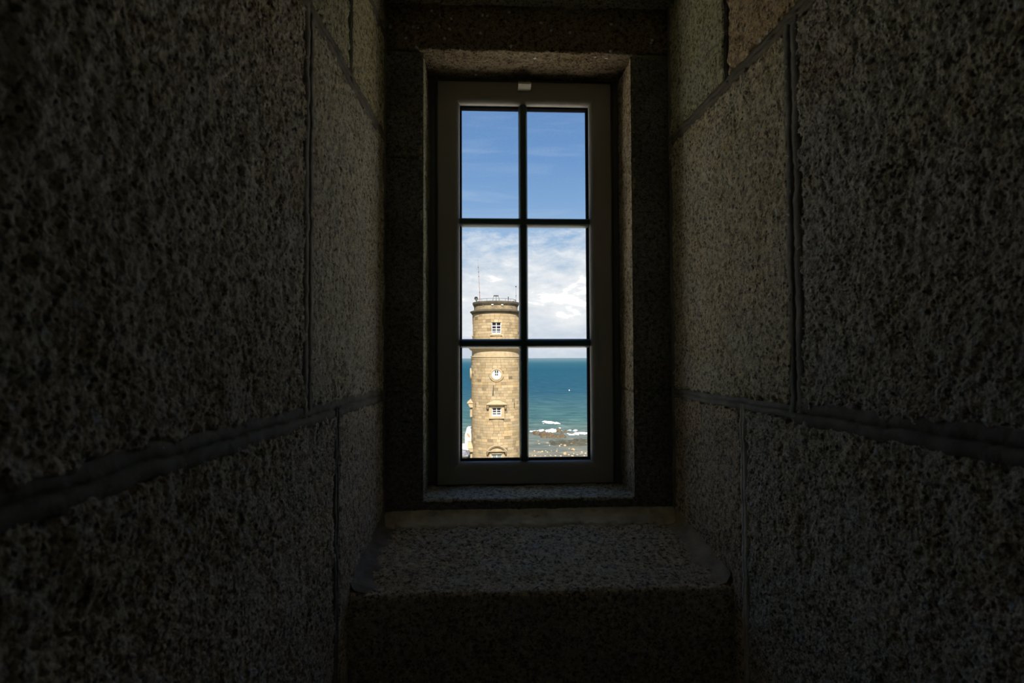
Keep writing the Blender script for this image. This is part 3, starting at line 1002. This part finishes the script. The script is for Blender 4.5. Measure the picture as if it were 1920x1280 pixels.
for phi in (0.0, -math.pi / 2, math.pi / 2):
    pl = placer(phi)
    # --- top window, set into the drum, with a projecting sill
    z0, z1 = UP_WIN
    hgt = z1 - z0
    sash_window(pl, 0.67, z0, z1, R2 - .20, [(z0 + hgt * .73, z1 - .02), (z0 + hgt * .46, z0 + hgt * .67), (z0 + hgt * .26, z0 + hgt * .40), (z0 + hgt * .12, z0 + hgt * .20)], None, M_DARKGLASS)
    sm = MB()
    pbox(sm, pl, -0.86, 0.86, R2 - .3, R2 + .10, z0 - .26, z0 - .02)
    sm.build('window_sill', M_TRIM, tower)
    # --- bull's-eye window
    dz = OC_Z
    def circ(r, a0=0, a1=2 * math.pi, n=40):
        return [(r * math.cos(a0 + (a1 - a0) * i / n), dz + r * math.sin(a0 + (a1 - a0) * i / n)) for i in range(n + 1)]
    rg = MB()
    n = 48
    prof = [(0.64, R1 - .1), (0.64, R1 + .13), (0.70, R1 + .16), (0.80, R1 + .16), (0.86, R1 + .10), (0.86, R1 - .1)]
    vs = []
    for i in range(n):
        a = 2 * math.pi * i / n
        for r, d in prof:
            vs.append(pl(r * math.cos(a), d, dz + r * math.sin(a)))
    kk = len(prof)
    rg.add(vs, [(i * kk + q, ((i + 1) % n) * kk + q, ((i + 1) % n) * kk + (q + 1) % kk, i * kk + (q + 1) % kk) for i in range(n) for q in range(kk)])
    oc_ = rg.build('oculus_surround', M_TRIM, tower, smooth=True)
    lp = MB()
    prof = [(0.86, R1 - .1), (0.86, R1 + .09), (1.0, R1 + .09), (1.0, R1 - .1)]
    n2_, vs = 24, []
    for i in range(n2_ + 1):
        a = math.pi * 1.02 + math.pi * .96 * i / n2_
        for r, d in prof:
            vs.append(pl(r * math.cos(a), d, dz + r * math.sin(a)))
    fs = [(i * 4 + q, (i + 1) * 4 + q, (i + 1) * 4 + (q + 1) % 4, i * 4 + (q + 1) % 4) for i in range(n2_) for q in range(4)] + [(0, 1, 2, 3), tuple(n2_ * 4 + q for q in (3, 2, 1, 0))]
    lp.add(vs, fs).build('oculus_lip', M_TRIM, oc_)
    pn = MB()
    pn.prism(circ(0.66)[:-1], pl, R1 - .1, R1 + .04)
    ow = pn.build('round_window', M_WHITE, tower)
    for x0, x1 in ((-.235, -.045), (.045, .235)):
        for q0, q1 in ((-.24, .02), (.11, .44)):
            s_ = 1.0 if q0 > 0 else 0.85
            pm = MB()
            pbox(pm, pl, x0 * s_, x1 * s_, R1 + .035, R1 + .048, dz + .08 + q0, dz + .08 + q1)
            pm.build('pane', M_DARKGLASS, ow)
    # --- square window under a straight hood
    z0, z1 = SQ_WIN
    hgt = z1 - z0
    sash_window(pl, 0.66, z0, z1, R1 - .10, [(z1 - hgt * .28, z1 - .01), (z1 - hgt * .52, z1 - hgt * .33), (z1 - hgt * .77, z1 - hgt * .63)], None, M_DARKGLASS, 0.12)
    su = MB()
    pbox(su, pl, -1.05, -0.66, R1 - .25, R1 + .14, z0 - .30, z1 + .06)
    pbox(su, pl, 0.66, 1.05, R1 - .25, R1 + .14, z0 - .30, z1 + .06)
    pbox(su, pl, -0.66, 0.66, R1 - .25, R1 + .14, z0 - .30, z0)
    pbox(su, pl, -1.05, 1.05, R1 - .25, R1 + .12, z1 + .02, z1 + .50)
    su.build('window_surround', M_TRIM, tower)
    hz0, hz1, ht = ZFm(759.2), ZFm(756.2), ZFm(750.0)
    hd = MB()
    vs = [pl(x, d, z) for x, d, z in ((-1.42, R1 + .55, hz1), (1.42, R1 + .55, hz1), (1.42, R1 - .3, hz1), (-1.42, R1 - .3, hz1), (-0.35, R1 + .05, ht), (0.35, R1 + .05, ht))]
    hd.add(vs, [(0, 1, 5, 4), (1, 2, 5), (3, 0, 4), (2, 3, 4, 5), (0, 3, 2, 1)])
    pbox(hd, pl, -1.42, 1.42, R1 - .3, R1 + .55, hz0 + .10, hz1)
    pbox(hd, pl, -1.34, 1.34, R1 - .3, R1 + .45, hz0, hz0 + .10)
    hood = hd.build('hood', M_TRIM, tower)
    for sx in (-1, 1):
        br = MB()
        xa, xb = sorted((sx * 1.10, sx * 1.36))
        br.prism([(R1 - .3, hz0), (R1 + .36, hz0), (R1 + .34, hz0 - .16), (R1 + .14, hz0 - .48), (R1 - .3, hz0 - .48)], lambda d, x, z: pl(x, d, z), xa, xb)
        br.build('bracket', M_TRIM, hood)
    # --- lower window under a curved pediment
    z0, z1 = LO_WIN
    hgt = z1 - z0
    sash_window(pl, 0.69, z0, z1, R1 - .16, [(z1 - hgt * .42, z1 - .02), (z0 + .25, z0 + hgt * .5)], None, M_PALEGLASS, 0.09)
    su = MB()
    pbox(su, pl, -1.03, -0.69, R1 - .25, R1 + .12, z0 - .3, z1 + .06)
    pbox(su, pl, 0.69, 1.03, R1 - .25, R1 + .12, z0 - .3, z1 + .06)
    pbox(su, pl, -1.03, 1.03, R1 - .25, R1 + .12, z1, z1 + .20)
    pbox(su, pl, -1.03, 1.03, R1 - .25, R1 + .12, z0 - .3, z0)
    su.build('window_surround', M_TRIM, tower)
    zb0, ztop = ZFm(844.6), ZFm(832.6)
    half = 1.42
    sag = ztop - zb0 - 0.06
    Rr = (half * half + sag * sag) / (2 * sag)
    aa = math.asin(half / Rr)
    def arcp(off, n=20):
        return [((Rr - off) * math.sin(-aa + 2 * aa * i / n), ztop - Rr + (Rr - off) * math.cos(-aa + 2 * aa * i / n)) for i in range(n + 1)]
    pe = MB()
    o_, i_ = arcp(0), arcp(0.13)
    o2_, i2_ = arcp(0.13), arcp(0.27)
    for (oo, ii, dp) in ((o_, i_, R1 + .48), (o2_, i2_, R1 + .36)):
        for q in range(len(oo) - 1):
            pe.prism([oo[q], oo[q + 1], ii[q + 1], ii[q]], pl, R1 - .4, dp)
    pbox(pe, pl, -1.38, 1.38, R1 - .4, R1 + .40, zb0 - .02, zb0 + .10)
    ped = pe.build('pediment', M_TRIM, tower)
    ty_ = MB().prism(arcp(0.2) + [(1.2, zb0), (-1.2, zb0)], pl, R1 - .4, R1 + .13)
    ty_.build('tympanum', M_TRIM, ped)
    for sx in (-1, 1):
        br = MB()
        xa, xb = sorted((sx * 1.16, sx * 1.38))
        br.prism([(R1 - .4, zb0), (R1 + .34, zb0), (R1 + .32, zb0 - .16), (R1 + .10, zb0 - .44), (R1 - .4, zb0 - .44)], lambda d, x, z: pl(x, d, z), xa, xb)
        br.build('bracket', M_TRIM, ped)

# flood lights on the parapet wall
for px_, py_, big in ((923.3, 572.8, 1), (940.3, 573.0, 1), (906.9, 573.6, 0), (956.9, 575.0, 0)):
    s_ = (px_ - 930) / 40.5
    pl = placer(math.asin(s_))
    fl = MB()
    zc = Z(py_ + 2)
    if big:
        pbox(fl, pl, -.15, .15, 40.5 * PX - .05, 40.5 * PX + .16, zc - .08, zc + .08)
        fl.build('floodlight', M_WHITE, tower, bevel=.02)
    else:
        pbox(fl, pl, -.10, .10, 40.5 * PX - .05, 40.5 * PX + .08, zc - .05, zc + .05)
        fl.build('wall_fitting', M_STEEL, tower, bevel=.02)
# slits, made as thin black plates, and an iron bar on the shaft
for s_, pa, pb in ((-37.5 / 46.5, 755.5, 764.0), (32.2 / 46.5, 755.0, 766.0)):
    pl = placer(math.asin(s_))
    sl = MB()
    pbox(sl, pl, -.045, .045, R1 - .05, R1 + .03, ZFm(pb), ZFm(pa))
    sl.build('dark_slit', M_IRON, tower)
pl = placer(0.0)
ib = MB()
ib.add([pl(x, d, z) for x, d, z in ((-.44, R1 + .0, ZFm(721.5)), (-.36, R1 + .0, ZFm(721.5)), (-.60, R1 + .02, ZFm(739.8)), (-.42, R1 + .02, ZFm(739.8)),
                                    (-.44, R1 + .06, ZFm(721.5)), (-.36, R1 + .06, ZFm(721.5)), (-.60, R1 + .14, ZFm(739.8)), (-.42, R1 + .14, ZFm(739.8)))],
       [(0, 1, 3, 2), (4, 6, 7, 5), (0, 4, 5, 1), (2, 3, 7, 6), (0, 2, 6, 4), (1, 5, 7, 3)])
ib.build('iron_bar', M_IRON, tower)

# ------------------------------------------------------------------ things standing on the tower roof
RZ = Z(571) + LAND_Z
def roof_thing(name, x, yoff, label, cat):
    o = empty(name, (TX + x, TY + yoff, RZ))
    return tag(o, label, cat)


mast = roof_thing('radio_mast', -2.30, -0.2, 'tall thin leaning radio mast on the left of the tower roof', 'antenna')
hm = (671.2 - 486) * PX - RZ
MB().tube((0, 0, 0), (-.06, 0, hm * .27), .05, .04).build('mast_foot', M_RUST, mast)
MB().tube((-.06, 0, hm * .27), (-.26, 0, hm * .86), .032, .022).build('mast_tube', M_RUST, mast)
MB().tube((-.26, 0, hm * .86), (-.33, 0, hm), .012, .008).build('mast_whip', M_STEEL, mast)
for fz, xo in ((.27, -.06), (.62, -.18), (.72, -.21), (.82, -.25)):
    MB().tube((xo, 0, hm * fz - .05), (xo, 0, hm * fz + .05), .06, n=8).build('clamp', M_IRON, mast)
dish = roof_thing('satellite_dish', -2.80, -0.4, 'small dark dish antenna on the roof edge beside the radio mast', 'antenna')
MB().tube((0, 0, 0), (0, 0, .75), .03).build('dish_post', M_IRON, dish)
dm = MB()
n = 16
pv = [(.02, .0), (.12, .02), (.22, .06), (.27, .11)]
vs = []
for i in range(n):
    a = 2 * math.pi * i / n
    for r, d in pv:
        vs.append((r * math.cos(a) - d * .6, -.1 - d, .85 + r * math.sin(a)))
dm.add(vs, [(i * 4 + q, ((i + 1) % n) * 4 + q, ((i + 1) % n) * 4 + q + 1, i * 4 + q + 1) for i in range(n) for q in range(3)])
dm.build('dish_bowl', M_IRON, dish, smooth=True)
stand = roof_thing('signal_stand', 0.03, 0.0, 'splayed metal stand with a dark top bar in the middle of the tower roof', 'stand')
zt = (671.2 - 554.2) * PX - RZ
MB().box(-.36, .36, -.12, .12, zt - .08, zt + .08).build('top_bar', M_IRON, stand, bevel=.02)
for x0, y0 in ((-.62, -.3), (.62, -.3), (0.05, .4), (0.02, -.1)):
    MB().tube((x0, y0, 0), (x0 * .5, 0, zt), .045).build('leg', M_STEEL, stand)
pole = roof_thing('antenna_pole', 2.95, -0.1, 'slim pale antenna pole with a dark knob at the right of the tower roof', 'antenna')
ht_ = (671.2 - 537.5) * PX - RZ
MB().tube((0, 0, 0), (0, 0, ht_), .028, .02).build('pole', M_STEEL, pole)
MB().tube((0, 0, ht_ - .05), (0, 0, ht_ + .12), .07, .10).build('knob', M_IRON, pole)
MB().tube((0, 0, ht_ * .48), (0, 0, ht_ * .48 + .10), .06).build('collar', M_IRON, pole)
vent = roof_thing('vent_pipe', 1.80, -0.8, 'short dark vent pipe near the right of the tower roof', 'pipe')
hv = (671.2 - 557) * PX - RZ
MB().tube((0, 0, 0), (0, 0, hv - .15), .05).build('pipe', M_STEEL, vent)
MB().tube((0, 0, hv - .42), (0, 0, hv), .075, .06).build('cap', M_IRON, vent)

# ------------------------------------------------------------------ houses left of the tower
ho = empty('white_house', (-2.62, 92.0, LAND_Z))
tag(ho, 'tall plain white rendered house end rising behind the tower foot', 'house')
k97 = 92.0 / 1067
top = (671.2 - 808) * k97 - LAND_Z
MB().prism([(-.70, 0), (4.2, 0), (4.2, top), (0.25, top), (0.05, top - .02), (-.45, top - .05), (-.62, top - .2), (-.70, top - .5)], lambda x, d, z: (x, d, z), 0, 7).build('wall', M_RENDER, ho)
MB().box(-.4, 4.0, 0.3, 6.8, top - .02, top + .06).build('coping', M_RENDER, ho)
tp = MB()
tp.prism([(-.38, top - .25), (-.15, top - .25), (.15, top - .75), (.10, top - .95), (-.15, top - .8), (-.38, top - .45)], lambda x, d, z: (x, d, z), -.03, 0.0)
tp.build('wall_stain_plate', M_POT, ho)
MB().box(.42, .66, -.04, .02, top - 1.05, top - .55).build('shutter', M_SLATE, ho)
wg = MB()
kz = lambda py: (671.2 - py) * k97 - LAND_Z
wg.box(-9.0, -.70, 0.6, 6.0, 0, kz(840)); wg.build('wing', M_RENDER, ho)
MB().box(-2.6, -.05, -1.0, 0.0, 0, kz(837.5)).build('porch', M_RENDER, ho)
ou = empty('slate_roofed_cottage', (-5.45, 85.6, LAND_Z))
tag(ou, 'low cream cottage with grey slate roof beside the tower foot', 'house')
k88 = 85.6 / 1067
ky = lambda py: (671.2 - py) * k88 - LAND_Z
MB().box(-4.5, 2.75, 0, 5, 0, ky(854)).build('wall', M_CREAM, ou)
rid, eav = ky(846), ky(853.8)
ro = MB()
ro.add([(-4.8, -.25, eav), (3.0, -.25, eav), (3.0, 5.25, eav), (-4.8, 5.25, eav), (-4.8, 2.5, rid - .0), (2.2, 2.5, rid - .0)],
       [(0, 1, 5, 4), (2, 3, 4, 5), (1, 2, 5), (3, 0, 4), (0, 3, 2, 1)])
roof = ro.build('roof', M_SLATE, ou)
sl_rng = random.Random(3)
slm = None
nrow = 9
for r_ in range(nrow):
    f0, f1 = r_ / nrow, (r_ + 1.25) / nrow
    f1 = min(f1, 1.0)
    xr = 3.0 - .8 * f0 - .12
    x = -4.75 - (0.25 if r_ % 2 else 0)
    while x < xr - .1:
        x1 = min(x + 0.5, xr)
        xa = max(x, -4.8)
        y0, z0_ = -.25 + 2.75 * f0, eav + (rid - .0 - eav) * f0
        y1, z1_ = -.25 + 2.75 * f1, eav + (rid - .0 - eav) * f1
        if x1 - xa > .08 and xa > 0.2:
            sm_ = MB().add([(xa + .01, y0, z0_ + .05), (x1 - .01, y0, z0_ + .05), (x1 - .01, y1, z1_ + .02), (xa + .01, y1, z1_ + .02),
                            (xa + .01, y0, z0_ + .02), (x1 - .01, y0, z0_ + .02), (x1 - .01, y1, z1_), (xa + .01, y1, z1_)],
                           [(0, 1, 2, 3), (7, 6, 5, 4), (0, 4, 5, 1), (1, 5, 6, 2), (2, 6, 7, 3), (3, 7, 4, 0)])
            v = sl_rng.uniform(.7, 1.4)
            sm_.build('slate', M_SLATE, roof, tint=(v, v, v, 1))
        x += 0.5
wd = MB().box(1.5, 2.5, -.04, .02, ky(866), ky(855.5)).build('window', M_WHITE, ou)
for x0, x1 in ((1.57, 1.96), (2.04, 2.43)):
    MB().box(x0, x1, -.055, -.035, ky(865.2), ky(856.3)).build('pane', M_PALEGLASS, wd)

# ------------------------------------------------------------------ rocks, breakers, float
def on_sea(px_, py_, zz=SEA_Z):
    """where the sight line of a photo pixel meets the water"""
    d = _f + _rt * ((px_ - 960) / 1067.0) - _up * ((py_ - 640) / 1067.0)
    return d * (zz / d.z)


def lump_field(name, lumps, mat, label, cat, res=0.5, amp=0.35, thr=0.06, seed=0, group=None, kind=None, base=-0.35, hmax=9.0):
    """an irregular low mass made of several merged mounds: lumps = (x, y, rx, ry, h)"""
    L_ = np.array(lumps, float)
    x0, x1 = (L_[:, 0] - L_[:, 2] * 1.4).min(), (L_[:, 0] + L_[:, 2] * 1.4).max()
    y0, y1 = (L_[:, 1] - L_[:, 3] * 1.4).min(), (L_[:, 1] + L_[:, 3] * 1.4).max()
    cx, cy = (x0 + x1) / 2, (y0 + y1) / 2
    X_, Y_ = np.meshgrid(np.arange(x0, x1, res), np.arange(y0, y1, res), indexing='ij')
    H = np.zeros_like(X_)
    for (lx, ly, rx, ry, h) in lumps:
        q = ((X_ - lx) / rx) ** 2 + ((Y_ - ly) / ry) ** 2
        H = np.maximum(H, h * np.clip(1 - q, 0, 1) ** 0.6)
    nz = samp(30, X_ * .012 + seed, Y_ * .018) * .6 + samp(16, X_ * .012 + seed, Y_ * .018) * .5 + samp(60, X_ * .012, Y_ * .018 + seed) * .6
    H = H * (1 + amp * nz) + np.where(H > 0, amp * .3 * nz * H.clip(0, .4), 0)
    H = np.minimum(H, hmax)
    keep = (H[:-1, :-1] > thr) | (H[1:, 1:] > thr) | (H[1:, :-1] > thr) | (H[:-1, 1:] > thr)
    V = np.stack([X_ - cx, Y_ - cy, np.where(H > thr, H, base)], -1)
    o = grid_object(name, V, mat, None, True, keep)
    me = o.data
    used = np.zeros(len(me.vertices), bool)
    li = np.zeros(len(me.loops), dtype=np.int32)
    me.loops.foreach_get('vertex_index', li)
    used[li] = True
    import bmesh
    bm = bmesh.new(); bm.from_mesh(me)
    bm.verts.ensure_lookup_table()
    bmesh.ops.delete(bm, geom=[v for v in bm.verts if not v.link_faces], context='VERTS')
    bm.to_mesh(me); bm.free()
    o.location = (cx, cy, SEA_Z)
    return tag(o, label, cat, group, kind)


def sea_lumps(rows):
    out = []
    for (px_, py_, wpx, dpx, h) in rows:
        p = on_sea(px_, py_)
        mpp = p.length / 1067.0
        dep = (on_sea(px_, py_ - dpx / 2).y - on_sea(px_, py_ + dpx / 2).y)
        out.append((p.x, p.y, wpx * mpp / 2, max(dep / 2, .6), h))
    return out


lump_field('reef', sea_lumps([(1010, 814, 24, 3.5, .6), (1022, 816.5, 22, 5, .8), (1034, 818, 24, 7, .65), (1044, 820, 20, 4, .8), (1054, 819.0, 16, 5, .75), (1002, 813, 12, 3, .6), (1021, 820, 16, 3, .8)]),
           M_REEF, 'long dark brown rock reef with surf breaking behind it', 'reef', seed=.3, amp=.35, res=.35)
lump_field('reef', sea_lumps([(1048, 809.2, 14, 2.5, .5), (1062, 809.6, 12, 1.6, .35)]), M_REEF, 'small dark rock half drowned in the surf line', 'reef', seed=.9, amp=.4, res=.35)
lump_field('reef', sea_lumps([(1045, 832, 30, 7, .35), (1062, 829, 40, 6, .4), (1085, 828, 36, 7, .45), (1098, 827, 22, 6, .45), (1075, 834, 60, 5, .3), (1036, 829, 14, 4, .25)]),
           M_WEED, 'flat green grey weed covered reef stretching right in the shallows', 'reef', seed=1.4, amp=.5, res=.4)
foam = [('breaking wave crest, the farther short white one', [(1022, 791, 12, 2.6, .5), (1030, 792.3, 16, 3.6, .8), (1040, 793.4, 16, 3.2, .6), (1048, 794, 8, 1.6, .4), (1018, 794, 5, 1.0, .3)], 2.1),
        ('white surf heaped against the long brown reef', [(1001, 808.5, 18, 2.6, .4), (1016, 807.8, 20, 3.2, .5), (1030, 808.3, 20, 5.0, .8), (1038, 806.5, 12, 5.0, 1.0), (1041, 808.5, 10, 3.0, .7), (1024, 810, 20, 2.5, .4)], 3.3),
        ('broken white surf streak right of the reef', [(1056, 807.5, 12, 1.8, .35), (1068, 806.8, 10, 1.5, .35), (1080, 807.6, 12, 2.0, .4), (1090, 812.5, 30, 2.6, .4), (1076, 814.5, 24, 2.6, .35), (1098, 813, 14, 3.6, .45), (1062, 813, 12, 1.8, .3), (1050, 803, 6, 1.6, .5)], 4.7)]
for lab, rows, sd in foam:
    lump_field('breaking_wave', sea_lumps([(a, b, c, d, h * .32) for a, b, c, d, h in rows]), M_FOAM, lab, 'wave', res=.3, amp=1.7, thr=.08, seed=sd, base=-.2, hmax=.34)


def boulder(name, px_, py_, wpx, hpx, tint, label, group, seed, mat):
    p = on_sea(px_, py_)
    mpp = p.length / 1067.0
    r = np.random.default_rng(seed)
    import bmesh
    bm = bmesh.new()
    bmesh.ops.create_icosphere(bm, subdivisions=2, radius=1.0)
    ax = r.normal(size=(7, 3)); ax /= np.linalg.norm(ax, axis=1)[:, None]
    cut = r.uniform(.55, .95, 7)
    for v in bm.verts:
        c_ = np.array(v.co)
        for a_, k_ in zip(ax, cut):
            e_ = c_ @ a_
            if e_ > k_:
                c_ = c_ - a_ * (e_ - k_) * .9
        c_ = c_ * (1 + r.normal() * .03)
        v.co = (c_[0] * wpx * mpp / 2, c_[1] * wpx * mpp / 2 * r.uniform(.98, 1.02), c_[2] * hpx * mpp * .75 + hpx * mpp * .25)
    me = bpy.data.meshes.new(name)
    bm.to_mesh(me); bm.free()
    me.materials.append(mat)
    o = link(bpy.data.objects.new(name, me))
    o.location = (p.x, p.y, SEA_Z)
    o.color = tint
    return tag(o, label, 'rock', group)


spots = [(1001.8, 846, 4, 2.4), (1009, 848.5, 4, 2.6), (1012.5, 848, 5, 2.6), (1016.5, 847, 4, 2.4), (1023.3, 845.5, 3, 2), (1026.4, 848, 4.5, 2), (1034, 845.5, 2.5, 1.4),
         (1043.6, 846.5, 4, 2.6), (1044.5, 842.5, 2.5, 1.2), (1075.6, 851, 3, 2), (1090.5, 847.5, 5, 2), (1098, 850, 4.5, 1.8), (1101.5, 848.5, 3, 2), (1032, 854.5, 5.5, 2.4),
         (1041, 855, 5, 2), (1051, 855, 5, 2), (1003, 855, 5, 2), (998, 854.5, 4, 2), (1073, 855, 6, 2.2), (1066.5, 853, 6, 2.4), (1082, 853, 6, 2.4), (1088, 851.5, 3, 2), (1095, 855, 5, 2),
         (1022, 855, 4, 1.6), (1013, 855.5, 4, 1.6), (1057, 850, 2.5, 1.4), (1067, 841.3, 3.5, 1.8), (1009, 827, 4, 1.0), (1026, 830.5, 6, 1.6), (1010.5, 832, 5, 1.4), (1061, 848.5, 2.5, 1.2)]
for i, (a_, b_, c_, d_) in enumerate(spots):
    v = random.uniform(.75, 1.2)
    if b_ >= 853:
        LAB, GRP = "tan boulder at the water's edge along the bottom of the right panes", "boulders along the water's edge"
    elif b_ >= 841:
        LAB, GRP = 'tan boulder standing in the grey shallows in front of the weed covered reef', 'boulders in the near shallows'
    else:
        LAB, GRP = 'half sunken tan rock in the water left of the weed covered reef', 'sunken rocks left of the weed reef'
    boulder('shore_boulder', a_, b_, c_, d_, (v, v * random.uniform(.92, 1.02), v * random.uniform(.85, 1.05), 1), LAB, GRP, 50 + i, M_ROCK)
boulder('shore_boulder', 1074.5, 844.5, 7.5, 5.0, (1.05, 1, .95, 1), 'biggest upright tan boulder in the shallows at right', None, 31, M_ROCK)
boulder('shore_boulder', 1059.5, 852, 7.5, 4.6, (1.1, 1, .9, 1), 'broad tan boulder low in the middle of the right pane', None, 32, M_ROCK)
ROWL = 'tan rock in the row lying on the weed covered reef'
for i, (a_, b_, c_, d_) in enumerate(((1052.5, 834.5, 6, 3), (1059, 835.5, 6, 2.6), (1066.5, 834.8, 8, 3), (1072, 832.8, 7, 2.4), (1088.5, 833, 7, 2.4), (1095, 833.2, 6, 2.4), (1064, 831, 7, 1.6), (1079, 824.2, 8, 1.6), (1093, 824, 7, 1.4), (1072, 823, 4, 1.2))):
    boulder('reef_rock', a_, b_, c_, d_, (1.05, .95, .8, 1), ROWL, 'tan rocks on the weed reef', 80 + i, M_ROCK)
for i, (a_, b_, c_, lab) in enumerate(((1049.3, 836.5, 2.8, 'small bright white stone at the left end of the weed reef'), (1030.6, 835.2, 1.8, 'tiny white stone in the shallows left of the weed reef'),
                                      (1091, 850, 2.2, 'tiny white stone among the tan boulders at far right'))):
    boulder('white_stone', a_, b_, c_, c_ * .8, (1, 1, 1, 1), lab, None, 120 + i, M_WHITE)
p = on_sea(1067.4, 732.4)
fl = MB().lathe([(0.0, -.3), (.35, -.2), (.5, .1), (.42, .4), (.18, .62), (.08, 1.0), (0.0, 1.05)], 16).build('float_buoy', M_WHITE, smooth=True)
fl.location = p
tag(fl, 'tiny white float alone on the open blue sea', 'buoy')

# ------------------------------------------------------------------ lift everything so that the floor lies at zero
for o in list(col.objects):
    if o.parent is None and o.type in ('MESH', 'EMPTY'):
        o.location.z += EYE
